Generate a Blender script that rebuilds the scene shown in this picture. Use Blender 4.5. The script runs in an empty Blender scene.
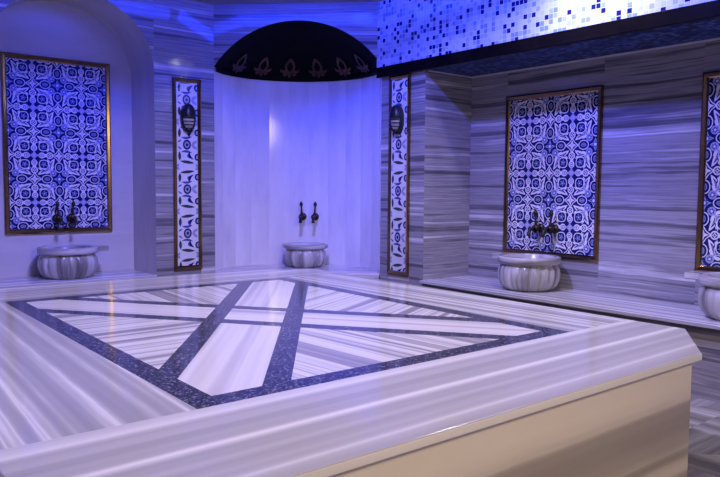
import bpy, bmesh, math, random
from mathutils import Vector, Matrix
random.seed(7)
PI = math.pi
S = bpy.context.scene
COL = S.collection
V = Vector

# ------------------------------------------------------------------ materials
def new_mat(name, rough=0.3, spec=0.5, metal=0.0, base=(.8, .8, .8)):
    m = bpy.data.materials.new(name)
    m.use_nodes = True
    b = m.node_tree.nodes['Principled BSDF']
    b.inputs['Base Color'].default_value = (*base, 1)
    b.inputs['Roughness'].default_value = rough
    b.inputs['Specular IOR Level'].default_value = spec
    b.inputs['Metallic'].default_value = metal
    return m, m.node_tree, b

def nd(nt, kind, **kw):
    n = nt.nodes.new(kind)
    for k, v in kw.items():
        setattr(n, k, v)
    return n

def math_node(nt, op, a, b=None):
    n = nd(nt, 'ShaderNodeMath', operation=op)
    for i, x in enumerate((a, b)):
        if x is None: continue
        if isinstance(x, (int, float)): n.inputs[i].default_value = x
        else: nt.links.new(x, n.inputs[i])
    return n.outputs[0]

def ramp(nt, fac, stops, interp='LINEAR'):
    r = nd(nt, 'ShaderNodeValToRGB')
    r.color_ramp.interpolation = interp
    el = r.color_ramp.elements
    while len(el) > 1: el.remove(el[0])
    el[0].position = stops[0][0]; el[0].color = (*stops[0][1], 1)
    for p, c in stops[1:]:
        e = el.new(p); e.color = (*c, 1)
    nt.links.new(fac, r.inputs[0])
    return r.outputs[0]

def marble(name, stops, across=9.0, along=0.35, warp=.05, rough=.18, spec=.5, det=4, fine=.12, prof=None, ptop=1):
    """striped marble: u runs along the veins, v across them, both in metres"""
    m, nt, b = new_mat(name, rough, spec)
    uv = nd(nt, 'ShaderNodeUVMap').outputs[0]
    sp = nd(nt, 'ShaderNodeSeparateXYZ'); nt.links.new(uv, sp.inputs[0])
    u, v = sp.outputs[0], sp.outputs[1]
    cw = nd(nt, 'ShaderNodeCombineXYZ')
    nt.links.new(math_node(nt, 'MULTIPLY', u, 1.1), cw.inputs[0])
    nt.links.new(math_node(nt, 'MULTIPLY', v, 1.6), cw.inputs[1])
    wn = nd(nt, 'ShaderNodeTexNoise'); wn.inputs['Scale'].default_value = 1; wn.inputs['Detail'].default_value = 2
    nt.links.new(cw.outputs[0], wn.inputs['Vector'])
    vw = math_node(nt, 'ADD', v, math_node(nt, 'MULTIPLY', math_node(nt, 'SUBTRACT', wn.outputs[0], .5), warp))
    cc = nd(nt, 'ShaderNodeCombineXYZ')
    nt.links.new(math_node(nt, 'MULTIPLY', u, along), cc.inputs[0])
    nt.links.new(math_node(nt, 'MULTIPLY', vw, across), cc.inputs[1])
    n1 = nd(nt, 'ShaderNodeTexNoise'); n1.inputs['Scale'].default_value = 1
    n1.inputs['Detail'].default_value = det; n1.inputs['Roughness'].default_value = .62
    nt.links.new(cc.outputs[0], n1.inputs['Vector'])
    c2 = nd(nt, 'ShaderNodeCombineXYZ')
    nt.links.new(math_node(nt, 'MULTIPLY', u, 3.0), c2.inputs[0])
    nt.links.new(math_node(nt, 'MULTIPLY', v, 30.0), c2.inputs[1])
    n2 = nd(nt, 'ShaderNodeTexNoise'); n2.inputs['Scale'].default_value = 1; n2.inputs['Detail'].default_value = 3
    nt.links.new(c2.outputs[0], n2.inputs['Vector'])
    f = math_node(nt, 'ADD', math_node(nt, 'MULTIPLY', n1.outputs[0], 1 - fine), math_node(nt, 'MULTIPLY', n2.outputs[0], fine))
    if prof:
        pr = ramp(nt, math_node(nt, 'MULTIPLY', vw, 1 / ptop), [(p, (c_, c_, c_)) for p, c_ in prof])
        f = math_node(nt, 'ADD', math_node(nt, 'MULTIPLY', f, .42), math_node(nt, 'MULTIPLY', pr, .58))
    col = ramp(nt, f, stops)
    nt.links.new(col, b.inputs['Base Color'])
    return m

W = (.88, .87, .86)
M = {}
M['wall'] = marble('striped_wall_marble', [(.34, (.075, .072, .084)), (.42, (.155, .15, .165)), (.48, (.34, .33, .345)), (.54, (.22, .215, .235)), (.64, (.64, .63, .635))], across=11, along=.16, warp=.04, rough=.08)
M['darkwall'] = marble('grey_wall_marble', [(.34, (.07, .068, .075)), (.45, (.14, .137, .145)), (.55, (.2, .195, .2)), (.66, (.28, .275, .28))], across=11, along=.16, warp=.04, rough=.12)  # for the unseen walls, darkened to cut the light they bounce back
TOPS = [(.33, (.33, .32, .345)), (.43, (.40, .39, .415)), (.50, (.47, .46, .485)), (.53, (.60, .59, .60)), (.56, (.86, .85, .85)), (.59, (.54, .53, .55)), (.64, (.60, .59, .61)), (.70, (.78, .77, .78))]
M['top'] = marble('platform_marble', TOPS, across=8, along=.03, warp=.008, rough=.13, det=2.0, fine=.06)
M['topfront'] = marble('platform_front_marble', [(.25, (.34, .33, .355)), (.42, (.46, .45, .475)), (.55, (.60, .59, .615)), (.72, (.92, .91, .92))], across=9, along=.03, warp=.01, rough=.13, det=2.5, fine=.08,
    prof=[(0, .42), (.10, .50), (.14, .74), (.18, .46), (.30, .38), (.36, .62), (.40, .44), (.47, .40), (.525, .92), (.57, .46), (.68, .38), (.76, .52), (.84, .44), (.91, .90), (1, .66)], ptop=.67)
M['inlay'] = marble('inlay_marble', [(.36, (.32, .31, .33)), (.43, (.46, .45, .47)), (.49, (.78, .77, .78)), (.54, (.84, .83, .83)), (.60, (.50, .49, .51)), (.67, (.70, .69, .70))], across=11, along=.08, warp=.015, rough=.14, det=2, fine=.03)
M['inlayw'] = marble('inlay_strip_marble', [(.34, (.50, .48, .50)), (.45, (.66, .64, .66)), (.52, (.86, .85, .86)), (.66, (.74, .72, .74))], across=8, along=.10, warp=.02, rough=.14, det=2, fine=.05)
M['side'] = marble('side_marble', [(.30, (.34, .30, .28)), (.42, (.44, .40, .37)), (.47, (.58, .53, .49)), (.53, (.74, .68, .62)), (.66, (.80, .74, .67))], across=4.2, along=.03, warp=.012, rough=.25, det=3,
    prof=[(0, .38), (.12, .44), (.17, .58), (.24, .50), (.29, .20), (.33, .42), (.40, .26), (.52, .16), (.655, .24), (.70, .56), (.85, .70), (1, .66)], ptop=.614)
M['pale'] = marble('pale_marble', [(.30, (.64, .62, .63)), (.48, (.78, .76, .76)), (.66, (.87, .86, .85))], across=2.6, along=.8, warp=.15, rough=.10)
M['greige'] = marble('plain_alcove_marble', [(.30, (.46, .44, .43)), (.48, (.54, .52, .51)), (.66, (.60, .58, .57))], across=2.2, along=.7, warp=.15, rough=.25)
M['bench'] = marble('bench_marble', [(.34, (.30, .295, .31)), (.46, (.46, .45, .47)), (.54, (.60, .59, .60)), (.62, (.74, .73, .73))], across=14, along=.14, warp=.02, rough=.16)
M['floor'] = marble('floor_marble', [(.34, (.12, .118, .12)), (.46, (.24, .235, .235)), (.56, (.36, .35, .35)), (.66, (.52, .51, .50))], across=7, along=.25, warp=.06, rough=.22)
M['basin'] = marble('basin_marble', [(.34, (.12, .115, .11)), (.44, (.25, .24, .23)), (.53, (.46, .445, .43)), (.64, (.60, .58, .56))], across=9, along=.5, warp=.12, rough=.25)

# granite with blue flecks
m, nt, b = new_mat('blue_granite', .14, .5)
uv = nd(nt, 'ShaderNodeUVMap').outputs[0]
vo = nd(nt, 'ShaderNodeTexVoronoi'); vo.inputs['Scale'].default_value = 120
nt.links.new(uv, vo.inputs['Vector'])
sx = nd(nt, 'ShaderNodeSeparateXYZ'); nt.links.new(vo.outputs['Color'], sx.inputs[0])
c = ramp(nt, sx.outputs[0], [(0, (.012, .012, .022)), (.45, (.03, .032, .055)), (.72, (.06, .065, .11)), (.9, (.13, .14, .21)), (.98, (.26, .26, .32))])
nt.links.new(c, b.inputs['Base Color']); M['granite'] = m

# glass mosaic
def mosaic(name, stops, grout, rough=.12, spec=.6):
    m, nt, b = new_mat(name, rough, spec)
    uv = nd(nt, 'ShaderNodeUVMap').outputs[0]
    sc = nd(nt, 'ShaderNodeVectorMath', operation='SCALE'); sc.inputs['Scale'].default_value = 1 / .042
    nt.links.new(uv, sc.inputs[0])
    fl = nd(nt, 'ShaderNodeVectorMath', operation='FLOOR'); nt.links.new(sc.outputs[0], fl.inputs[0])
    fr = nd(nt, 'ShaderNodeVectorMath', operation='FRACTION'); nt.links.new(sc.outputs[0], fr.inputs[0])
    wn = nd(nt, 'ShaderNodeTexWhiteNoise', noise_dimensions='2D'); nt.links.new(fl.outputs[0], wn.inputs['Vector'])
    c = ramp(nt, wn.outputs['Value'], stops, 'CONSTANT')
    sx = nd(nt, 'ShaderNodeSeparateXYZ'); nt.links.new(fr.outputs[0], sx.inputs[0])
    def edge(o):
        return math_node(nt, 'ABSOLUTE', math_node(nt, 'SUBTRACT', o, .5))
    mx = math_node(nt, 'MAXIMUM', edge(sx.outputs[0]), edge(sx.outputs[1]))
    g = math_node(nt, 'GREATER_THAN', mx, .445)
    mix = nd(nt, 'ShaderNodeMix', data_type='RGBA')
    nt.links.new(g, mix.inputs[0]); nt.links.new(c, mix.inputs[6]); mix.inputs[7].default_value = (*grout, 1)
    nt.links.new(mix.outputs[2], b.inputs['Base Color'])
    nt.links.new(math_node(nt, 'ADD', math_node(nt, 'MULTIPLY', g, .3), rough), b.inputs['Roughness'])
    return m
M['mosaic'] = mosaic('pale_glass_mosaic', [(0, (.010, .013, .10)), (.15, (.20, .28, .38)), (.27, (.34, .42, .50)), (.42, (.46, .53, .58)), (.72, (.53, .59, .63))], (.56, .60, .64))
M['mosaic_shaded'] = mosaic('shaded_soffit_mosaic', [(0, (.003, .004, .03)), (.35, (.02, .04, .15)), (.65, (.04, .08, .24)), (.85, (.07, .13, .32))], (.05, .07, .16), .45, .15)  # darker, bluer copy of the mosaic: the soffit's shade is in its colours

def noisy(name, c0, c1, scale=6, rough=.3, spec=.5, metal=0):
    m, nt, b = new_mat(name, rough, spec, metal)
    tc = nd(nt, 'ShaderNodeTexCoord').outputs['Object']
    n = nd(nt, 'ShaderNodeTexNoise'); n.inputs['Scale'].default_value = scale; n.inputs['Detail'].default_value = 3
    nt.links.new(tc, n.inputs['Vector'])
    nt.links.new(ramp(nt, n.outputs[0], [(.3, c0), (.7, c1)]), b.inputs['Base Color'])
    return m
M['bronze'] = noisy('gilt_bronze', (.32, .205, .095), (.42, .275, .13), 9, .16, .5, 1.0)
M['darkmetal'] = noisy('dark_bronze_metal', (.035, .025, .02), (.07, .05, .035), 20, .3, .5, .8)
M['black'] = noisy('black_lacquer', (.001, .001, .0012), (.002, .002, .0024), 6, .5, .08)
M['blackmetal'] = noisy('black_painted_metal', (.008, .008, .010), (.014, .014, .018), 12, .35, .4)
M['trim'] = noisy('dark_polished_trim', (.003, .0025, .003), (.008, .006, .0055), 5, .3, .06)
M['gild'] = noisy('faded_gilding', (.06, .03, .022), (.10, .05, .038), 14, .3, .5, .7)
M['plaster'] = noisy('ceiling_paint', (.20, .195, .20), (.24, .235, .24), 3, .7, .2)
M['domepaint'] = noisy('dark_dome_paint', (.03, .035, .08), (.04, .05, .11), 3, .6, .2)  # unseen dome interior, made dark to limit bounced light
M['caulk'] = noisy('pale_sealant', (.5, .49, .5), (.6, .59, .6), 8, .6, .3)
M['t_navy'] = noisy('glaze_cobalt', (.008, .012, .085), (.012, .018, .12), 14, .12)
M['t_mid'] = noisy('glaze_mid_blue', (.05, .075, .27), (.07, .10, .34), 14, .12)
M['t_light'] = noisy('glaze_light_blue', (.28, .31, .50), (.34, .37, .56), 14, .12)
M['t_white'] = noisy('glaze_white', (.68, .67, .68), (.74, .73, .74), 6, .12)
M['t_green'] = noisy('glaze_dark_green', (.02, .055, .06), (.035, .08, .085), 14, .12)
M['t_lilac'] = noisy('glaze_lilac', (.46, .36, .52), (.54, .42, .58), 14, .12)
M['lens'] = noisy('frosted_lamp_glass', (.62, .62, .60), (.70, .70, .68), 10, .2)
m, nt, b = new_mat('lamp_diffuser', .4); b.inputs['Emission Color'].default_value = (1, .95, .86, 1); b.inputs['Emission Strength'].default_value = 60
M['glow'] = m

# ------------------------------------------------------------------ mesh builder
class MB:
    def __init__(s):
        s.v = []; s.f = []; s.uv = []; s.mi = []; s.sm = []; s.mats = []; s.bev = set()
    def mat(s, key):
        if key not in s.mats: s.mats.append(key)
        return s.mats.index(key)
    def face(s, pts, ud=None, vd=None, off=(0, 0), mat=None, smooth=False, uvs=None):
        i0 = len(s.v); s.v += [tuple(p) for p in pts]
        s.f.append(tuple(range(i0, i0 + len(pts))))
        if uvs is None:
            ud = V(ud or (1, 0, 0)); vd = V(vd or (0, 1, 0))
            uvs = [(V(p).dot(ud) + off[0], V(p).dot(vd) + off[1]) for p in pts]
        s.uv.append(uvs); s.mi.append(s.mat(mat)); s.sm.append(smooth)
    def box(s, a, b, mat, vein=0, off=None):
        if off is None: off = (random.uniform(0, 90), random.uniform(0, 90))
        x0, y0, z0 = a; x1, y1, z1 = b
        P = lambda i, j, k: ((x0, x1)[i], (y0, y1)[j], (z0, z1)[k])
        fs = [((0,0,0),(0,1,0),(1,1,0),(1,0,0)), ((0,0,1),(1,0,1),(1,1,1),(0,1,1)), ((0,0,0),(1,0,0),(1,0,1),(0,0,1)),
              ((0,1,0),(0,1,1),(1,1,1),(1,1,0)), ((0,0,0),(0,0,1),(0,1,1),(0,1,0)), ((1,0,0),(1,1,0),(1,1,1),(1,0,1))]
        nax = [2, 2, 1, 1, 0, 0]
        E = [V((1,0,0)), V((0,1,0)), V((0,0,1))]
        for f, n in zip(fs, nax):
            ax = [i for i in range(3) if i != n]
            u = vein if vein in ax else ax[0]
            w = [i for i in ax if i != u][0]
            s.face([P(*q) for q in f], E[u], E[w], (off[0], off[1] + (z1 if w == 2 and n != 2 else 0)), mat)
    def prism(s, poly, z0, z1, mat, ud, off=None, bevel_edges=()):
        """vertical prism over a 2-D polygon (counter-clockwise); bevel_edges = indices i of outer edges (i, i+1)"""
        if off is None: off = (random.uniform(0, 90), random.uniform(0, 90))
        ud = V((ud[0], ud[1], 0)).normalized(); vd = V((-ud.y, ud.x, 0))
        n = len(poly)
        top = [(x, y, z1) for x, y in poly]; bot = [(x, y, z0) for x, y in poly]
        s.face(top, ud, vd, off, mat)
        s.face(bot[::-1], ud, vd, off, mat)
        for i in range(n):
            j = (i + 1) % n
            d = (V(top[j]) - V(top[i])).normalized()
            # the face's own length runs along the veins, height across
            s.face([bot[i], bot[j], top[j], top[i]], d, V((0, 0, 1)), off, mat)
            if i in bevel_edges:
                for ring in (top, bot):
                    s.bev.add(frozenset((tuple(round(c, 5) for c in ring[i]), tuple(round(c, 5) for c in ring[j]))))
    def grid(s, rows, mat, closed=False, smooth=True, uvf=None, flip=False):
        """rows: list of lists of points"""
        for i in range(len(rows) - 1):
            A, B = rows[i], rows[i + 1]
            n = len(A)
            for j in range(n if closed else n - 1):
                k = (j + 1) % n
                pts = [A[j], A[k], B[k], B[j]]
                uvs = None
                if uvf: uvs = [uvf(i, j), uvf(i, j + 1), uvf(i + 1, j + 1), uvf(i + 1, j)]
                if flip:
                    pts.reverse()
                    if uvs: uvs.reverse()
                s.face(pts, mat=mat, smooth=smooth, uvs=uvs)
    def tube(s, path, rad, mat, seg=10, caps=True):
        path = [V(p) for p in path]
        rads = rad if isinstance(rad, (list, tuple)) else [rad] * len(path)
        rows = []; up = None
        for i, p in enumerate(path):
            d = (path[min(i + 1, len(path) - 1)] - path[max(i - 1, 0)]).normalized()
            if up is None: up = V((0, 0, 1)) if abs(d.z) < .9 else V((1, 0, 0))
            a = d.cross(up).normalized(); up = a.cross(d).normalized()
            rows.append([p + (a * math.cos(2 * PI * k / seg) + up * math.sin(2 * PI * k / seg)) * rads[i] for k in range(seg)])
        s.grid(rows, mat, closed=True)
        if caps:
            s.face(rows[0], mat=mat); s.face(rows[-1][::-1], mat=mat)
    def build(s, name, parent=None, bevel=0, merge=True, loc=None):
        me = bpy.data.meshes.new(name)
        me.from_pydata(s.v, [], s.f)
        for k in s.mats: me.materials.append(M[k])
        ul = me.uv_layers.new(name='UVMap')
        li = 0
        flat = []
        for u in s.uv: flat += [c for p in u for c in p]
        ul.data.foreach_set('uv', flat)
        me.polygons.foreach_set('material_index', s.mi)
        me.polygons.foreach_set('use_smooth', s.sm)
        if merge:
            bm = bmesh.new(); bm.from_mesh(me)
            bmesh.ops.remove_doubles(bm, verts=bm.verts, dist=1e-5)
            bmesh.ops.recalc_face_normals(bm, faces=bm.faces)
            if s.bev:
                lay = bm.edges.layers.float.new('bevel_weight_edge')
                key = lambda v: tuple(round(c, 5) for c in v.co)
                for e in bm.edges:
                    if frozenset((key(e.verts[0]), key(e.verts[1]))) in s.bev: e[lay] = 1.0
            bm.to_mesh(me); bm.free()
        o = bpy.data.objects.new(name, me); COL.objects.link(o)
        if parent: o.parent = parent
        if loc: o.location = loc
        if bevel:
            md = o.modifiers.new('bevel', 'BEVEL'); md.width = bevel; md.segments = 3
            if s.bev: md.limit_method = 'WEIGHT'
            else: md.limit_method = 'ANGLE'; md.angle_limit = math.radians(40)
        return o

def thing(name, label, cat, loc=(0, 0, 0), rz=0, group=None):
    o = bpy.data.objects.new(name, None); COL.objects.link(o)
    o.location = loc; o.rotation_euler = (0, 0, rz); o.empty_display_size = .1
    o['label'] = label; o['category'] = cat
    if group: o['group'] = group
    return o
def struct(o, label=None):
    o['kind'] = 'structure'
    if label: o['label'] = label; o['category'] = 'room'
    return o
def copy_tree(o, parent=None):
    c = o.copy(); COL.objects.link(c)
    if parent: c.parent = parent
    for ch in list(o.children): copy_tree(ch, c)
    return c

# ------------------------------------------------------------------ plan
HC = 3.30                    # ceiling
YB = 6.75                    # face of the arched back wall
YN = 7.35                    # back of the arched alcove
XR = 4.75                    # face of the right pillar
XN = 5.40                    # back of the right recess
P0 = V((3.48, 6.75)); P1 = V((4.75, 5.53))   # corner niche chord
YP = 4.886                   # right pillar ends, recess starts
XL, YF = -0.75, -1.7         # unseen left and front walls
HB = .52                     # bench height

# ------------------------------------------------------------------ floor
mb = MB()
ts = .62
x = XL - .1
ix = 0
while x < 5.5:
    y = YF - .1; iy = 0
    while y < 7.5:
        a, b_, c_, d_ = (x, y, 0), (x + ts, y, 0), (x + ts, y + ts, 0), (x, y + ts, 0)
        r = lambda: (random.uniform(0, 90), random.uniform(0, 90))
        if (ix + iy) % 2:
            mb.face([a, b_, c_], (1, 0, 0), (0, 1, 0), r(), 'floor'); mb.face([a, c_, d_], (0, 1, 0), (1, 0, 0), r(), 'floor')
        else:
            mb.face([a, b_, d_], (0, 1, 0), (1, 0, 0), r(), 'floor'); mb.face([b_, c_, d_], (1, 0, 0), (0, 1, 0), r(), 'floor')
        y += ts; iy += 1
    x += ts; ix += 1
struct(mb.build('floor'))

# ------------------------------------------------------------------ back wall with arched alcove
AC, AW, AS, AR = 2.085, .742, 2.54, .67      # arch centre x, half width, spring height, rise
def arch_pts(n=28):
    return [(AC + AW * math.cos(PI * k / n), AS + AR * math.sin(PI * k / n)) for k in range(n + 1)]   # right to left
def ro(): return (random.uniform(0, 90), random.uniform(0, 90))
UZ, UX, UY = (0, 0, 1), (1, 0, 0), (0, 1, 0)
def slabs_x(mb, y, cuts, z0, z1, mat='wall'):
    for a, b_ in zip(cuts[:-1], cuts[1:]):
        mb.face([(a, y, z0), (b_, y, z0), (b_, y, z1), (a, y, z1)], (1, 0, .02), UZ, ro(), mat)
mb = MB()
slabs_x(mb, YB, [AC + AW, 3.01, 3.318, P0.x], 0, 2.52)
mb.face([(AC + AW, YB, 2.52), (P0.x, YB, 2.52), (P0.x, YB, HC), (AC + AW, YB, HC)], (1, 0, .03), UZ, ro(), 'wall')
slabs_x(mb, YB, [XL, .3, AC - AW], 0, 2.52)
mb.face([(XL, YB, 2.52), (AC - AW, YB, 2.52), (AC - AW, YB, HC), (XL, YB, HC)], (1, 0, .03), UZ, ro(), 'wall')
ap = arch_pts(); off = ro()
mb.face([(AC + AW, YB, 2.52), (AC + AW, YB, HC), (ap[0][0], YB, HC), (ap[0][0], YB, ap[0][1])], (1, 0, .03), UZ, off, 'wall')
for (xa, za), (xb, zb) in zip(ap[:-1], ap[1:]):
    mb.face([(xa, YB, za), (xa, YB, HC), (xb, YB, HC), (xb, YB, zb)], (1, 0, .03), UZ, off, 'wall')
wall_back = struct(mb.build('wall_back'))
# alcove: side returns, vault and rear wall
mb = MB()
ring = [(AC + AW, 0)] + ap + [(AC - AW, 0)]
L = 0
off = ro()
for i, ((xa, za), (xb, zb)) in enumerate(zip(ring[:-1], ring[1:])):
    d = math.hypot(xb - xa, zb - za)
    mb.face([(xa, YB, za), (xb, YB, zb), (xb, YN, zb), (xa, YN, za)], mat='greige', smooth=1 < i < len(ring) - 3,
            uvs=[(L + off[0], off[1]), (L + d + off[0], off[1]), (L + d + off[0], off[1] + .6), (L + off[0], off[1] + .6)])
    L += d
for za, zb in ((0, .9), (.9, 2.66), (2.66, 3.3)):
    off = ro()
    for xa, xb in ((AC - AW - .02, 1.57), (1.57, 2.59), (2.59, AC + AW + .02)):
        mb.face([(xa, YN, za), (xb, YN, za), (xb, YN, zb), (xa, YN, zb)], UX, UZ, off, 'greige')
struct(mb.build('wall_alcove'))

# ------------------------------------------------------------------ corner niche (plan: half ellipse) and its half dome
Mid = (P0 + P1) / 2
cd = (P1 - P0).normalized()              # along the chord, towards the right
nd_ = V((-cd.y, cd.x))                   # into the corner
if nd_.x + nd_.y < 0: nd_ = -nd_
NA = (P1 - P0).length / 2; NB = .79
ZS, RISE = 2.665, .465
RC = (NA * NA + RISE * RISE) / (2 * RISE)
def halfw(h):                            # half chord of the opening at height h above the spring
    return math.sqrt(max(RC * RC - (h + RC - RISE) ** 2, 0))
def niche(t, k=1.0, z=0):                # t 0..pi, right to left
    p = Mid + cd * (NA * k * math.cos(t)) + nd_ * (NB * k * math.sin(t))
    return V((p.x, p.y, z))
mb = MB()
NP = 12
for i in range(NP):
    off = ro()
    for j in range(1):                          # flat panels set side by side round the curve
        t0 = PI * i / NP; t1 = PI * (i + 1) / NP
        for za, zb in ((0, ZS),):
            o2 = off if za == 0 else (off[0] + 7, off[1] + 13)
            mb.face([niche(t0, 1, za), niche(t1, 1, za), niche(t1, 1, zb), niche(t0, 1, zb)], mat='pale', smooth=False,
                    uvs=[(za + o2[0], t0 * .8 + o2[1]), (za + o2[0], t1 * .8 + o2[1]), (zb + o2[0], t1 * .8 + o2[1]), (zb + o2[0], t0 * .8 + o2[1])])
struct(mb.build('wall_corner_niche', merge=False))
# wall above the niche opening
mb = MB(); off = ro(); N = 40
for i in range(N):
    a, b_ = -NA + 2 * NA * i / N, -NA + 2 * NA * (i + 1) / N
    def zz(s_): return ZS + max(0, math.sqrt(max(RC * RC - s_ * s_, 0)) - (RC - RISE))
    pa, pb = Mid + cd * a, Mid + cd * b_
    mb.face([(pa.x, pa.y, zz(a)), (pb.x, pb.y, zz(b_)), (pb.x, pb.y, HC), (pa.x, pa.y, HC)], mat='wall',
            uvs=[(a + off[0], zz(a) + off[1]), (b_ + off[0], zz(b_) + off[1]), (b_ + off[0], HC + off[1]), (a + off[0], HC + off[1])])
struct(mb.build('wall_corner'))
# half dome
dome = thing('half_dome', 'black half dome with gilded ornaments above the round corner niche', 'dome', (Mid.x, Mid.y, ZS))
mb = MB()
rows = []
NZ = 16
for i in range(NZ + 1):
    h = RISE * math.sin(PI / 2 * i / NZ) if i < NZ else RISE * .9999
    k = halfw(h) / NA
    rows.append([niche(PI * j / 40, k, h) - V((Mid.x, Mid.y, 0)) for j in range(41)])
mb.grid(rows, 'black')
lip = [niche(PI * j / 40, 1.0, -.045) - V((Mid.x, Mid.y, 0)) for j in range(41)]
lip2 = [niche(PI * j / 40, .975, -.045) - V((Mid.x, Mid.y, 0)) for j in range(41)]
lip3 = [niche(PI * j / 40, .975, 0.012) - V((Mid.x, Mid.y, 0)) for j in range(41)]
mb.grid([lip3, lip2, lip], 'black')
mb.build('dome_shell', dome)
def ornament(tc):
    mb = MB()
    def pt(s_, h):
        h = max(h - .012, -.02)
        t = tc - s_ * 1.3 / .82
        p = niche(t, halfw(max(h, 0)) / NA * .97, h)
        return p - V((Mid.x, Mid.y, 0))
    def poly(pts): mb.face([pt(*p) for p in pts], mat='gild')
    # pointed oval ring
    n = 20
    def drop(k, sx, sy, cy):
        a = 2 * PI * k / n
        x_ = sx * math.sin(a) * (1 - .35 * max(0, math.cos(a)))
        return (x_, cy + sy * math.cos(a))
    for k in range(n):
        poly([drop(k, .05, .075, .125), drop(k + 1, .05, .075, .125), drop(k + 1, .028, .045, .12), drop(k, .028, .045, .12)])
    for s_ in (-1, 1):
        poly([(s_ * .02, .062), (s_ * .05, .05), (s_ * .082, .068), (s_ * .088, .098), (s_ * .07, .085), (s_ * .045, .082)])
        poly([(s_ * .008, .052), (s_ * .035, .02), (s_ * .062, .034), (s_ * .05, .05), (s_ * .03, .052)])
    poly([(0, .004), (.016, .028), (0, .066), (-.016, .028)])
    o = mb.build('gilded_ornament', dome)
    md = o.modifiers.new('relief', 'SOLIDIFY'); md.thickness = .004; md.offset = 0
for k in range(6):
    ornament(PI / 2 + .06 + (k - 2.5) * .40)

# ------------------------------------------------------------------ right pillar, recess, header
mb = MB()
ZU = 2.54                                   # underside of the header
def slabs_y(mb, x_, cuts, z0, z1, mat='wall', tilt=.02):
    for a, b_ in zip(cuts[:-1], cuts[1:]):
        mb.face([(x_, a, z0), (x_, b_, z0), (x_, b_, z1), (x_, a, z1)], (0, 1, tilt), UZ, ro(), mat)
slabs_y(mb, XR, [YP, 5.085, 5.395, P1.y], 0, ZU)
struct(mb.build('wall_right_pillar'))
mb = MB()
mb.face([(XR, YP, 0), (XN, YP, 0), (XN, YP, ZU), (XR, YP, ZU)], (1, 0, -.03), UZ, ro(), 'wall')
slabs_y(mb, XN, [YP, 4.42], 0, ZU)
slabs_y(mb, XN, [4.42, 3.385], 0, .79); slabs_y(mb, XN, [4.42, 3.385], .79, ZU)
slabs_y(mb, XN, [3.385, 2.545], 0, ZU, tilt=-.02)
slabs_y(mb, XN, [2.545, 1.505], 0, .79); slabs_y(mb, XN, [2.545, 1.505], .79, ZU)
slabs_y(mb, XN, [1.505, .3], 0, ZU); slabs_y(mb, XN, [.3, YF], 0, ZU)
struct(mb.build('wall_right'))
XH = 4.715                                   # header face
mb = MB()
def mosq(pts, uax, vax, mat='mosaic'):
    mb.face(pts, uax, vax, (50, 50), mat)
mosq([(XH, YF, ZU + .1), (XH, P1.y + .04, ZU + .1), (XH, P1.y + .04, HC), (XH, YF, HC)], UY, UZ)
mosq([(XH + .02, YF, ZU), (XN, YF, ZU), (XN, YP, ZU), (XH + .02, YP, ZU)], UY, UX, 'mosaic_shaded')
struct(mb.build('wall_right_header'))
mb = MB()
mb.box((XH - .012, YF, ZU - .004), (XH + .03, P1.y + .035, ZU + .1), 'trim', 1)
struct(mb.build('trim_1', bevel=.004))
mb = MB()
mb.box((XN - .014, YF, ZU - .014), (XN, YP, ZU), 'caulk', 1)
mb.box((XR + .03, YP - .012, ZU - .012), (XN - .014, YP, ZU), 'caulk', 0)
struct(mb.build('trim_2'))

# ------------------------------------------------------------------ unseen left and front walls, ceiling with its round light well
mb = MB()
slabs_y(mb, XL, [YF, 0, 1.6, 3.2, 4.8, YB], 0, HC, 'darkwall')
struct(mb.build('wall_left'))
mb = MB()
slabs_x(mb, YF, [XL, .6, 2.2, 3.8, XN], 0, HC, 'darkwall')
struct(mb.build('wall_front'))
LC = V((2.1, 3.3)); LR = 1.85
mb = MB()
n = 64
outer = []
ex = (XL, XN + .0, YF, YB)
for k in range(n):
    a = 2 * PI * k / n; dx, dy = math.cos(a), math.sin(a)
    t = min((ex[1] - LC.x) / dx if dx > 1e-9 else 1e9, (ex[0] - LC.x) / dx if dx < -1e-9 else 1e9,
            (ex[3] - LC.y) / dy if dy > 1e-9 else 1e9, (ex[2] - LC.y) / dy if dy < -1e-9 else 1e9)
    outer.append((LC.x + dx * t, LC.y + dy * t))
# add the exact corners by pushing nearest samples
for cx_, cy_ in ((ex[0], ex[2]), (ex[1], ex[2]), (ex[0], ex[3]), (ex[1], ex[3])):
    i = min(range(n), key=lambda q: (outer[q][0] - cx_) ** 2 + (outer[q][1] - cy_) ** 2)
    outer[i] = (cx_, cy_)
inn = [(LC.x + LR * math.cos(2 * PI * k / n), LC.y + LR * math.sin(2 * PI * k / n)) for k in range(n)]
mb.grid([[(x, y, HC) for x, y in outer], [(x, y, HC) for x, y in inn], [(x, y, HC + .16) for x, y in inn]], 'plaster', closed=True, smooth=False)
rows = [[(LC.x + LR * 1.0 * math.cos(t) * math.cos(2 * PI * k / n), LC.y + LR * math.cos(t) * math.sin(2 * PI * k / n), HC + .16 + .9 * math.sin(t)) for k in range(n)]
        for t in [PI / 2 * i / 10 * .999 for i in range(11)]]
mb.grid(rows, 'domepaint', closed=True)
struct(mb.build('ceiling'))

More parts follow.
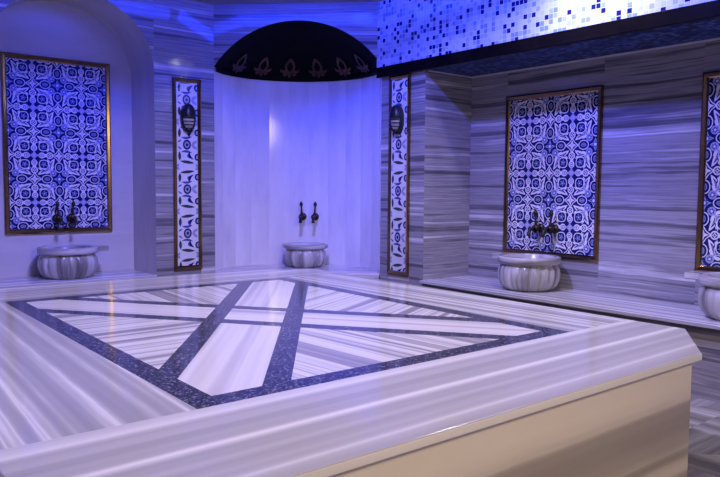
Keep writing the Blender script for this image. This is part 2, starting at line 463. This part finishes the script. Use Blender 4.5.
# ------------------------------------------------------------------ benches (ledges) along the walls
def bench(name, label, slab_poly, lip_edges, front_poly, vein, z=HB):
    t = thing(name, label, 'bench', (0, 0, 0))
    mb = MB(); mb.prism(slab_poly, z - .028, z, 'bench', vein, bevel_edges=lip_edges); mb.build('seat_slab', t, bevel=.006)
    mb = MB(); mb.prism(front_poly, 0.0, z - .028, 'wall', vein); mb.build('front_panel', t)
    return t
bench('marble_bench', 'long marble ledge under the tile panels in the right recess', [(4.70, YF + .01), (XN - .002, YF + .01), (XN - .002, YP - .004), (4.70, YP - .004)], (3,),
      [(4.775, YF + .01), (XN - .004, YF + .01), (XN - .004, YP - .006), (4.775, YP - .006)], (0, 1))
bench('marble_bench', 'marble ledge filling the foot of the arched alcove', [(AC - AW + .003, YB - .02), (AC + AW - .003, YB - .02), (AC + AW - .003, YN - .003), (AC - AW + .003, YN - .003)], (0,),
      [(AC - AW + .004, YB + .012), (AC + AW - .004, YB + .012), (AC + AW - .004, YN - .004), (AC - AW + .004, YN - .004)], (1, 0))
arc = [niche(PI * j / 12, .994) for j in range(13)]
arc2 = [niche(PI * j / 12, .988) for j in range(13)]
bench('marble_bench', 'half-round marble ledge at the foot of the corner niche below the black dome', [(p.x, p.y) for p in arc], (12,), [(p.x, p.y) for p in arc2], (cd.x, cd.y))

# ------------------------------------------------------------------ the heated platform
ZT = .65
plat = thing('marble_platform', 'large raised marble platform inlaid with dark granite bands in the middle of the room', 'platform', (2.105, 3.56, 0))
OFF = V((2.105, 3.56))
def loc2(pts): return [(x - OFF.x, y - OFF.y) for x, y in pts]
X0, X1, Y0, Y1 = .395, 3.778, 1.492, 5.63
CX, CY = .515, .33
FX0, FX1, FY0, FY1 = 1.04, 3.19, 2.155, 4.96
TH = .036
front = [(X0, Y0 + CY), (X0 + CX, Y0), (X1 - CX, Y0), (X1, Y0 + CY), (X1, FY0), (X0, FY0)]
back = [(X0, FY1), (X1, FY1), (X1, Y1 - CY), (X1 - CX, Y1), (X0 + CX, Y1), (X0, Y1 - CY)]
left = [(X0, FY0), (FX0, FY0), (FX0, FY1), (X0, FY1)]
right = [(FX1, FY0), (X1, FY0), (X1, FY1), (FX1, FY1)]
for poly, be, ud in ((front, (0, 1, 2, 3, 5), (1, .015)), (back, (1, 2, 3, 4, 5), (1, -.03)), (left, (3,), (.04, 1)), (right, (1,), (-.05, 1))):
    mb = MB()
    if poly is front: mb.prism(loc2(poly), ZT - TH, ZT, 'topfront', ud, off=(7.3, 3.56 - Y0), bevel_edges=be)
    else: mb.prism(loc2(poly), ZT - TH, ZT, 'top', ud, bevel_edges=be)
    mb.build('rim_slab', plat, bevel=.007)
# granite frame
FW = .108
ix0, ix1, iy0, iy1 = FX0 + FW, FX1 - FW, FY0 + FW, FY1 - FW
for poly in ([(FX0, FY0), (FX1, FY0), (ix1, iy0), (ix0, iy0)], [(FX1, FY0), (FX1, FY1), (ix1, iy1), (ix1, iy0)],
             [(FX1, FY1), (FX0, FY1), (ix0, iy1), (ix1, iy1)], [(FX0, FY1), (FX0, FY0), (ix0, iy0), (ix0, iy1)]):
    mb = MB(); mb.prism(loc2(poly), ZT - TH, ZT, 'granite', (1, 0)); mb.build('granite_band', plat)
# pieces inside the frame: cut the rectangle by the four band pairs
def clip(poly, n_, c0):                        # keep n.p <= c
    out = []
    for i in range(len(poly)):
        a, b_ = V(poly[i]), V(poly[(i + 1) % len(poly)])
        da, db = a.dot(n_) - c0, b_.dot(n_) - c0
        if da <= 1e-9: out.append((a.x, a.y))
        if (da < -1e-9 and db > 1e-9) or (da > 1e-9 and db < -1e-9):
            p = a + (b_ - a) * (da / (da - db)); out.append((p.x, p.y))
    return out
rect = [(ix0, iy0), (ix1, iy0), (ix1, iy1), (ix0, iy1)]
ctr = V((2.105, 3.572))
dA = V((.59, .807)).normalized(); nA = V((-dA.y, dA.x))        # near-left to far-right strip
dB = V((.60, -.80)).normalized(); nB = V((dB.y * -1, dB.x))    # far-left to near-right strip (n points up-right)
W0, W1 = .170, .277
def band(poly, n_, lo, hi):
    q = poly
    if hi is not None: q = clip(q, n_, ctr.dot(n_) + hi)
    if q and lo is not None: q = clip(q, -n_, -(ctr.dot(n_) + lo))
    return q if len(q) > 2 else None
zonesA = [(None, -W1, 'o'), (-W1, -W0, 'g'), (-W0, W0, 's'), (W0, W1, 'g'), (W1, None, 'o')]
for a0, a1, ka in zonesA:
    qa = band(rect, nA, a0, a1)
    if not qa: continue
    if ka == 'g':                                # the near-left to far-right bands run through
        mb = MB(); mb.prism(loc2(qa), ZT - TH, ZT, 'granite', dA); mb.build('granite_band', plat); continue
    for b0, b1, kb in zonesA:
        q = band(qa, nB, b0, b1)
        if not q: continue
        if kb == 'g':
            mb = MB(); mb.prism(loc2(q), ZT - TH, ZT, 'granite', dB); mb.build('granite_band', plat)
        else:
            cx_ = sum(p[0] for p in q) / len(q) - ctr.x; cy_ = sum(p[1] for p in q) / len(q) - ctr.y
            if ka == 's' and kb == 's': ud, mt = dB, 'inlayw'
            elif ka == 's': ud, mt = dA, 'inlayw'
            elif kb == 's': ud, mt = dB, 'inlayw'
            elif abs(cx_) > abs(cy_): ud, mt = ((1, .0) if cx_ < 0 else (.9, .44)), 'inlay'
            else: ud, mt = ((.05, 1) if cy_ > 0 else (-.1, 1)), 'inlay'
            mb = MB(); mb.prism(loc2(q), ZT - TH, ZT, mt, ud); mb.build('inlay_slab', plat)
# side panels under the overhang
e = .04
octo = [(X0 + e, Y0 + CY + e * .5), (X0 + CX + e * .3, Y0 + e), (X1 - CX - e * .3, Y0 + e), (X1 - e, Y0 + CY + e * .5), (X1 - e, Y1 - CY - e * .5), (X1 - CX - e * .3, Y1 - e), (X0 + CX + e * .3, Y1 - e), (X0 + e, Y1 - CY - e * .5)]
for i in range(8):
    a, b_ = V(octo[i]), V(octo[(i + 1) % 8])
    d = (b_ - a).normalized(); nn = V((-d.y, d.x)) * .03
    ia, ib = a + nn + d * .02, b_ + nn - d * .02
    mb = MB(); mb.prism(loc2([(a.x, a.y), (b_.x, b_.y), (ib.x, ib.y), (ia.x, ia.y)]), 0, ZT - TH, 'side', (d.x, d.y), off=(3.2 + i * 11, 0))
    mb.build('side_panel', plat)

# ------------------------------------------------------------------ tile patterns
def circ(x, y, rx, ry, n=14, rot=0):
    return [(x + rx * math.cos(2 * PI * k / n) * math.cos(rot) - ry * math.sin(2 * PI * k / n) * math.sin(rot),
             y + rx * math.cos(2 * PI * k / n) * math.sin(rot) + ry * math.sin(2 * PI * k / n) * math.cos(rot)) for k in range(n)]
def squircle(x, y, r, n=16, p=.6, rot=0):
    o = []
    for k in range(n):
        a = 2 * PI * k / n; c_, s_ = math.cos(a), math.sin(a)
        u_, w_ = r * math.copysign(abs(c_) ** p, c_), r * math.copysign(abs(s_) ** p, s_)
        o.append((x + u_ * math.cos(rot) - w_ * math.sin(rot), y + u_ * math.sin(rot) + w_ * math.cos(rot)))
    return o
def star(x, y, r0, r1, n, rot=0):
    return [(x + (r0 if k % 2 == 0 else r1) * math.cos(PI * k / n + rot), y + (r0 if k % 2 == 0 else r1) * math.sin(PI * k / n + rot)) for k in range(2 * n)]
def leaf(x0, y0, x1, y1, w, bend=0, n=8):
    """a spindle leaf from one point to the other, curved sideways by bend"""
    d = V((x1 - x0, y1 - y0)); l = d.length; d /= l; p = V((-d.y, d.x))
    A, B = [], []
    for k in range(n + 1):
        t = k / n; c_ = V((x0, y0)) + d * (l * t) + p * (bend * 4 * t * (1 - t)); ww = w * math.sin(PI * t) ** .8
        A.append(tuple(c_ + p * ww)); B.append(tuple(c_ - p * ww))
    return A + B[::-1][1:-1]
def base_motif():
    """one eighth of the repeat around the diagonal; (layer, glaze, polygon) in repeat units, star at (0,0)"""
    e = []
    # star with diamond surround at (0,0)
    e += [(1, 't_white', star(0, 0, .15, .085, 4)), (2, 't_navy', star(0, 0, .115, .07, 4)), (3, 't_white', star(0, 0, .10, .04, 4, 0)), (4, 't_lilac', circ(0, 0, .022, .022, 8))]
    # dark oval at (.25,0)
    e += [(1, 't_white', circ(.25, 0, .112, .090)), (2, 't_navy', circ(.25, 0, .095, .074)), (3, 't_light', circ(.25, 0, .055, .036, 10)), (4, 't_navy', circ(.25, 0, .042, .024, 10)), (4, 't_light', leaf(.21, 0, .29, 0, .008, 0))]
    # light column of blob and ring on each arm
    e += [(1, 't_white', leaf(0, .09, 0, .47, .034, 0, 12)), (1, 't_white', squircle(0, .19, .072, 12, 1.0, 0)), (2, 't_navy', circ(0, .19, .048, .05, 10)), (3, 't_white', star(0, .19, .046, .026, 4)), (4, 't_mid', circ(0, .19, .016, .018, 8)),
          (1, 't_white', circ(0, .345, .064, .068, 12)), (2, 't_mid', circ(0, .35, .038, .05)), (3, 't_white', circ(0, .35, .027, .036)), (4, 't_navy', star(0, .35, .02, .01, 4))]
    # cross centre at (0,.5)
    e += [(2, 't_light', star(0, .5, .11, .05, 4)), (3, 't_lilac', star(0, .5, .055, .03, 4, PI / 4))]
    # dark flower inside a rounded white ring
    e += [(1, 't_white', squircle(.19, .31, .100, 16, .75)), (2, 't_navy', squircle(.19, .31, .083, 16, .75)), (3, 't_light', star(.19, .31, .068, .030, 5, .785)), (4, 't_mid', star(.19, .31, .050, .022, 5, .785)), (4, 't_white', circ(.19, .31, .012, .012, 6))]
    # scrolling white leaf on the outside of the ring and its tip
    e += [(1, 't_white', leaf(.065, .235, .19, .185, .017, .01)), (1, 't_white', leaf(.295, .41, .35, .24, .026, -.022)), (2, 't_navy', leaf(.305, .38, .342, .27, .010, -.014))]
    # white leaves between star and flowers
    e += [(1, 't_white', leaf(.06, .09, .33, .175, .044, .026)), (2, 't_navy', leaf(.11, .118, .29, .178, .017, .024)), (3, 't_light', leaf(.15, .14, .26, .185, .006, .012)),
          (1, 't_white', leaf(.22, .11, .36, .19, .022, .0))]
    # light flower near the eight-petal flower
    e += [(2, 't_light', circ(.372, .128, .072, .072, 12)), (3, 't_mid', star(.372, .128, .06, .03, 6, .3)), (4, 't_white', circ(.372, .128, .02, .02, 8))]
    # eight-petal flower at (.5,0)
    e += [(2, 't_light', star(.5, 0, .12, .05, 4, 0)), (3, 't_mid', star(.5, 0, .085, .04, 8, 0)), (4, 't_white', circ(.5, 0, .028, .028, 8))]
    # small stem between the flowers
    e += [(1, 't_light', leaf(.26, .25, .33, .17, .02, 0))]
    return e
MOT = []
seen = set()
for ly, g, p in base_motif():
    for diag in (0, 1):
        for sx in (1, -1):
            for sy in (1, -1):
                q = [((.5 - y, .5 - x) if diag else (x, y)) for x, y in p]
                q = [(sx * x, sy * y) for x, y in q]
                cx_ = sum(a for a, _ in q) / len(q); cy_ = sum(b for _, b in q) / len(q)
                key = (ly, g, round(cx_ % 1, 2) % 1, round(cy_ % 1, 2) % 1, len(q))
                if key in seen: continue
                seen.add(key)
                MOT.append((ly + .9 * len(MOT) / 400, g, q))
def clip_rect(poly, w, h):
    q = poly
    for n_, c0 in ((V((1, 0)), w), (V((-1, 0)), 0), (V((0, 1)), h), (V((0, -1)), 0)):
        q = clip(q, n_, c0)
        if len(q) < 3: return None
    return q
def tile_field(w, h, per, per_z, ph_x, ph_z):
    """field in local x (0..w), z (0..h) facing -y"""
    mb = MB()
    mb.box((0, 0, 0), (w, .012, h), 't_navy')
    i0, i1 = int(-ph_x / per) - 2, int((w - ph_x) / per) + 2
    for i in range(i0, i1 + 1):
        for j in range(-8, 9):
            for ly, g, p in MOT:
                q = [(ph_x + (x + i) * per, ph_z + (y + j) * per_z) for x, y in p]
                if max(a for a, _ in q) < 0 or min(a for a, _ in q) > w or max(b for _, b in q) < 0 or min(b for _, b in q) > h: continue
                q = clip_rect(q, w, h)
                if q: mb.face([(a, -.0006 * ly, b) for a, b in q], mat=g)
    return mb
def strip_field(w, h, per, ph_z):
    mb = MB()
    mb.box((0, 0, 0), (w, .012, h), 't_white')
    E = []
    cxx = w * .48
    E += [(2, 't_navy', circ(cxx, 0, .045, .052)), (3, 't_light', circ(cxx, 0, .028, .034)), (4, 't_navy', circ(cxx, 0, .014, .016, 8))]
    for s_ in (1, -1):
        E += [(1, 't_green', leaf(w * .14, s_ * per * .37, w * .84, s_ * per * .41 + 0 * s_, .016)),]
        E += [(1, 't_green', leaf(w * .12, s_ * .07, w * .13, s_ * .165, .016, .0))]
        E += [(1, 't_mid', leaf(w * .20, s_ * .075, w * .72, s_ * .085, .013, -s_ * .012)),
              (2, 't_navy', leaf(w * .60, s_ * .065, w * .80, s_ * .15, .013, s_ * .022)),
              (1, 't_mid', leaf(w * .55, s_ * .085, w * .62, s_ * .14, .016, s_ * .008)),
              (2, 't_navy', circ(w * .97, s_ * .125, .030, .036)), (3, 't_light', circ(w * .98, s_ * .125, .016, .020)),
              (1, 't_mid', leaf(w * .04, s_ * .02, w * .22, s_ * .05, .008, 0)),
              (1, 't_light', leaf(w * .70, s_ * .0, w * .97, s_ * .045, .016, 0)),
              (1, 't_light', leaf(0, s_ * per * .5, w * .1, s_ * per * .43, .012, 0)), (1, 't_light', leaf(w, s_ * per * .5, w * .9, s_ * per * .43, .014, 0))]
    for j in range(-6, 7):
        for ei, (ly, g, p) in enumerate(E):
            ly += .02 * ei
            q = [(x, ph_z + y + j * per) for x, y in p]
            q = clip_rect(q, w, h)
            if q: mb.face([(a, -.0006 * ly, b) for a, b in q], mat=g)
    return mb
def frame_rail(a, b_, fw, th, inward):
    """mitred moulding rail between two outer corners in local x/z; inward = unit vector to the inside"""
    a, b_, inw = V(a), V(b_), V(inward)
    d = (b_ - a).normalized()
    prof = [(0, 0), (0, -th * .75), (fw * .25, -th), (fw * .7, -th * .85), (fw, -th * .35), (fw, 0)]
    mb = MB()
    r0 = [V(((a + d * o + inw * o).x, y, (a + d * o + inw * o).y)) for o, y in prof]
    r1 = [V(((b_ - d * o + inw * o).x, y, (b_ - d * o + inw * o).y)) for o, y in prof]
    mb.grid([r0, r1], 'bronze', closed=True, smooth=False)
    mb.face(r0, mat='bronze'); mb.face(r1, mat='bronze')
    return mb
def framed_panel(root, w, h, fw, th, field, fname='tile_field'):
    """origin at lower left outer corner; local -y faces the room"""
    fo = field.build(fname, root, merge=False); fo.location = (fw * .9, -.013, fw * .9)
    C4 = [(0, 0), (w, 0), (w, h), (0, h)]
    IN = [(0, 1), (-1, 0), (0, -1), (1, 0)]
    for i in range(4):
        frame_rail(C4[i], C4[(i + 1) % 4], fw, th, IN[i]).build('frame_rail', root, bevel=0)
FWD = .052
# left panel in the arched alcove
w, h = 1.025, 1.725
per = (w - 2 * FWD) / 2
t = thing('framed_tilework', 'blue and white tile panel in a bright gilt frame inside the arched alcove', 'tile panel', (1.568, YN - .001, .937), 0, 'framed tile panels')
framed_panel(t, w, h, FWD, .03, tile_field(w - 1.8 * FWD, h - 1.8 * FWD, per, per, per * .5, 1.41), 'tile_field')
# right panels in the recess (face -x)
w, h = 1.037, 1.508
per = (w - 2 * FWD) / 2
fld = tile_field(w - 1.8 * FWD, h - 1.8 * FWD, per, per * 1.04, per * .5, .965)
t = thing('framed_tilework', 'whole blue and white tile panel in a dark frame in the right recess', 'tile panel', (XN - .001, 4.422, .788), -PI / 2, 'framed tile panels')
framed_panel(t, w, h, FWD, .03, fld)
t2 = copy_tree(t); t2.location = (XN - .001, 2.543, .788)
t2['label'] = 'blue and white tile panel cut off by the right edge of the photo'
# narrow strips on the two pillars
w, h = .309, 1.955
sf = strip_field(w - 1.8 * .045, h - 1.8 * .045, .455, .79)
t = thing('tile_strip', 'narrow upright floral tile strip with a gilt frame on the pillar beside the arched alcove', 'tile strip', (3.012, YB - .001, .553), 0, 'narrow tile strips')
framed_panel(t, w, h, .045, .025, sf)
t2 = copy_tree(t); t2.location = (XR - .001, 5.395, .533); t2.rotation_euler = (0, 0, -PI / 2)
t2['label'] = 'narrow floral tile strip in a dark frame between corner niche and right recess'
for ch in t2.children: ch.scale = (1.0, 1, 2.0 / 1.955)

# ------------------------------------------------------------------ wall lamps
def wall_lamp(label, loc, rz):
    """caged oval bulkhead; local -y faces the room, origin at its centre on the wall"""
    t = thing('wall_lamp', label, 'wall lamp', loc, rz, 'caged oval wall lamps')
    A, B = .078, .145
    def oval(k, y, n=32): return [(A * k * math.cos(2 * PI * i / n), y, B * k * math.sin(2 * PI * i / n)) for i in range(n)]
    mb = MB()
    rows = [oval(1, 0), oval(1, -.035), oval(.95, -.048), oval(.80, -.048), oval(.80, -.03)]
    mb.grid(rows, 'blackmetal', closed=True); mb.face(oval(1, 0), mat='blackmetal'); mb.build('housing', t)
    mb = MB()
    rows = [oval(.80 * math.cos(q), -.035 - .05 * math.sin(q)) for q in [PI / 2 * i / 8 * .99 for i in range(9)]]
    mb.grid(rows, 'lens', closed=True); mb.build('glass', t)
    g = MB()
    for i in range(7):                                  # curved cage bars across
        z = -.105 + .035 * i
        hw = A * .93 * math.sqrt(max(1 - (z / (B * .95)) ** 2, .02))
        dep = .052 + .045 * math.sqrt(max(1 - (z / (B * .95)) ** 2, 0))
        g.tube([(hw * math.cos(PI * k / 10), -.045 - (dep - .045) * math.sin(PI * k / 10), z) for k in range(11)], .0062, 'blackmetal', 8)
    g.build('cage', t)
    mb = MB()                                           # solid hood over the upper half
    rows = []
    for i in range(9):
        q = PI / 2 * i / 8
        rows.append([(A * .96 * math.cos(q) * math.cos(PI * k / 16), -.046 - .06 * math.sin(q), .012 + B * .93 * math.cos(q) * math.sin(PI * k / 16)) for k in range(17)])
    mb.grid(rows, 'blackmetal'); o = mb.build('hood', t)
    md = o.modifiers.new('t', 'SOLIDIFY'); md.thickness = .003
    return t
wall_lamp('black caged oval lamp on the tile strip beside the arched alcove', (3.165, YB - .014, 2.105), 0)
wall_lamp('black caged oval lamp on the tile strip next to the right recess', (XR - .014, 5.245, 2.09), -PI / 2)

# ------------------------------------------------------------------ basins
def make_basin(label, loc, rz, lugs=(1,), n_fl=18, sc=1.0, lug=.385):
    t = thing('wash_basin', label, 'basin', loc, rz, 'fluted marble wash basins')
    t.scale = (sc, sc, sc)
    prof = [(.0, .0), (.185, .0), (.208, .010), (.243, .048), (.262, .10), (.266, .15), (.260, .19), (.247, .216), (.238, .232)]
    n = n_fl * 8
    mb = MB(); rows = []; vv = [0]
    for i in range(len(prof) - 1): vv.append(vv[-1] + math.hypot(prof[i + 1][0] - prof[i][0], prof[i + 1][1] - prof[i][1]))
    for (r, z) in prof[1:]:
        amp = .014 * min(1, max(0, (.228 - z) / .05)) * min(1, .35 + z / .06)
        rows.append([(( r - amp + amp * 1.7 * abs(math.cos(n_fl * PI * k / n)) ** .7) * math.cos(2 * PI * k / n),
                      ( r - amp + amp * 1.7 * abs(math.cos(n_fl * PI * k / n)) ** .7) * math.sin(2 * PI * k / n), z) for k in range(n)])
    of = ro()
    uvf = lambda i, j: (vv[i + 1] + of[0], .258 * 2 * PI * j / n * .8 + of[1])
    mb.grid(rows, 'basin', closed=True, uvf=uvf)
    mb.face(rows[0], mat='basin')
    mb.build('bowl', t)
    rp = [(.215, .228), (.252, .231), (.270, .238), (.275, .250), (.274, .290), (.268, .298), (.226, .298), (.216, .290), (.205, .20), (.16, .12), (.08, .085), (.001, .08)]
    rows = []; n = 64
    for r, z in rp: rows.append([(r * math.cos(2 * PI * k / n), r * math.sin(2 * PI * k / n), z) for k in range(n)])
    mb = MB(); of2 = ro()
    mb.grid(rows, 'basin', closed=True, uvf=lambda i, j: (.28 * 2 * PI * j / n + of2[0], i * .04 + of2[1]))
    mb.build('rim', t)
    for s_ in lugs:
        mb = MB(); a, b_ = sorted((s_ * .262, s_ * lug))
        mb.box((a, -.05, .246), (b_, .05, .297), 'basin', 0); mb.build('lug', t, bevel=.008)
    return t
make_basin('fluted marble basin in the arched alcove on the left', (2.06, 7.06, HB), 0, (1,), sc=1.0)
make_basin('fluted marble basin in the round corner niche', (4.49, 6.53, HB), math.atan2(cd.y, cd.x), (-1, 1), sc=.86, lug=.30)
make_basin('fluted marble basin below the whole tile panel in the right recess', (5.078, 3.875, HB), PI / 2, (1,))
make_basin('fluted marble basin cut off by the right edge of the photo', (5.078, 2.07, HB), PI / 2, (1,))

# ------------------------------------------------------------------ taps
def tap(label, loc, rz, group, tilt=0):
    """wall tap, local -y to the room"""
    t = thing('tap', label, 'tap', loc, rz, group); t.scale = (1.25, 1.25, 1.25)
    mb = MB(); mb.tube([(0, 0, 0), (0, -.008, 0), (0, -.016, 0), (0, -.02, 0)], [.034, .034, .026, .018], 'darkmetal', 20); mb.build('flange', t)
    mb = MB(); mb.tube([(0, -.015, 0), (0, -.045, 0), (0, -.05, 0), (0, -.075, -.003), (0, -.082, -.004)], [.017, .017, .027, .029, .018], 'darkmetal', 16); mb.build('body', t)
    mb = MB(); mb.tube([(0, -.075, -.002), (0, -.115, -.004), (0, -.135, -.015), (0, -.142, -.04), (0, -.142, -.052)], [.015, .013, .013, .014, .017], 'darkmetal', 12); mb.build('spout', t)
    mb = MB(); dx = math.sin(tilt)
    hp = [(dx * z, -.06, z) for z in (.02, .045, .075, .095, .105, .115, .128, .142)]
    mb.tube(hp, [.016, .009, .007, .008, .015, .017, .012, .002], 'darkmetal', 12); mb.build('handle', t)
    return t
def tap_pair(p, du, rz, gap, where):
    for s_, nm in ((-1, 'left'), (1, 'right')):
        q = V(p) + V(du) * (s_ * gap / 2)
        tap('dark bronze tap on the %s of the pair %s' % (nm, where), q, rz, 'taps above the basins', .06 * s_)
tap_pair((2.105, YN - .018, 1.085), (1, 0, 0), 0, .135, 'above the basin in the arched alcove')
nb = niche(PI / 2 - .01, .99, 1.085)
rzn = math.atan2(cd.y, cd.x)
tap_pair((nb.x - nd_.x * .012, nb.y - nd_.y * .012, 1.075), (cd.x, cd.y, 0), rzn, .145, 'above the basin in the corner niche')
tap_pair((XN - .018, 3.905, 1.05), (0, -1, 0), -PI / 2, .155, 'above the basin in the right recess')

# ------------------------------------------------------------------ ceiling downlights
def downlight(label, x, y):
    t = thing('ceiling_light', label, 'ceiling light', (x, y, HC), 0, 'recessed ceiling lights')
    mb = MB(); n = 28
    def cir(r, z): return [(r * math.cos(2 * PI * k / n), r * math.sin(2 * PI * k / n), z) for k in range(n)]
    mb.grid([cir(.085, -.001), cir(.083, -.010), cir(.062, -.010), cir(.06, -.004)], 'plaster', closed=True); mb.build('ring', t)
    mb = MB(); mb.face(cir(.06, -.005), mat='glow'); mb.build('diffuser', t)
    return t
DL = [((4.30, 3.0), 95, 136), ((4.595, 3.34), 6, 120), ((-.2, 3.1), 25, 110)]
def light(name, kind, loc, energy, color, rot=(0, 0, 0), **kw):
    d = bpy.data.lights.new(name, kind); d.energy = energy; d.color = color
    for k, v in kw.items(): setattr(d, k, v)
    o = bpy.data.objects.new(name, d); COL.objects.link(o); o.location = loc; o.rotation_euler = rot
    return o
WHITE = (1.0, .90, .93)
WHERE = ['a hand away from the mosaic header', 'tight against the mosaic header', 'by the left wall']
def aim(v): return V(v).to_track_quat('-Z', 'Y').to_euler()
for ((x, y), pw, ang), wh in zip(DL, WHERE):
    downlight('white recessed ceiling light ' + wh, x, y)
    light('downlight_beam', 'SPOT', (x, y, HC - .02), pw, WHITE, spot_size=math.radians(ang), spot_blend=.7, shadow_soft_size=.05)
# blue LED strips along the ceiling's edge
for (x, y, dx, dy, ln, pw) in ((1.6, 6.30, 0, 1, 3.2, 14), (Mid.x - nd_.x * .43, Mid.y - nd_.y * .43, nd_.x, nd_.y, 1.5, 10), (4.28, 3.3, 1, 0, 4.4, 24)):
    light('led_strip', 'AREA', (x, y, HC - .06), pw, (.012, .036, 1.0), aim((dx, dy, -.45)), shape='RECTANGLE', size=ln, size_y=.12)
# blue floodlights high in the dome, each turned to the wall before it
for k in range(8):
    a = 2 * PI * (k + .5) / 8
    light('dome_flood', 'SPOT', (LC.x + .9 * math.cos(a), LC.y + .9 * math.sin(a), HC + .38), 330, (.022, .045, 1.0),
          aim((math.cos(a), math.sin(a), -.55)), spot_size=math.radians(80), spot_blend=.6, shadow_soft_size=.06)
light('dome_lamp', 'SPOT', (LC.x, LC.y, HC + .9), 430, (.88, .75, 1.16), spot_size=math.radians(140), spot_blend=.7, shadow_soft_size=.12)
# unseen warm lights added behind the camera for platform front and frames
light('warm_fill', 'SPOT', (1.7, YF + .25, 2.75), 300, (1.0, .79, .55), aim((.75, 2.85, -2.4)), spot_size=math.radians(84), spot_blend=.7, shadow_soft_size=.4)
light('warm_fill', 'AREA', (1.2, YF + .15, 1.9), 8, (1.0, .72, .45), (math.radians(78), 0, 0), shape='RECTANGLE', size=1.6, size_y=1.0)

w_ = bpy.data.worlds.new('World'); S.world = w_; w_.use_nodes = True
w_.node_tree.nodes['Background'].inputs[0].default_value = (.10, .10, .22, 1)
w_.node_tree.nodes['Background'].inputs[1].default_value = .02

# ------------------------------------------------------------------ camera
cam = bpy.data.cameras.new('camera'); co = bpy.data.objects.new('camera', cam); COL.objects.link(co)
cam.sensor_width = 36; cam.lens = 35.0; cam.clip_start = .05
yaw, pitch, roll = math.radians(39.0), math.radians(4.05), math.radians(.45)
F0 = V((math.sin(yaw), math.cos(yaw), 0)); R0 = V((math.cos(yaw), -math.sin(yaw), 0)); U0 = V((0, 0, 1))
F = F0 * math.cos(pitch) - U0 * math.sin(pitch); U = U0 * math.cos(pitch) + F0 * math.sin(pitch)
R = R0 * math.cos(roll) + U * math.sin(roll); U = U * math.cos(roll) - R0 * math.sin(roll)
mw = Matrix(((R.x, U.x, -F.x, 0), (R.y, U.y, -F.y, 0), (R.z, U.z, -F.z, 1.4), (0, 0, 0, 1)))
co.matrix_world = mw
S.camera = co
vs = S.view_settings
vs.view_transform = 'Standard'; vs.look = 'None'; vs.gamma = 1; vs.use_curve_mapping = False
vs.exposure = 0.0
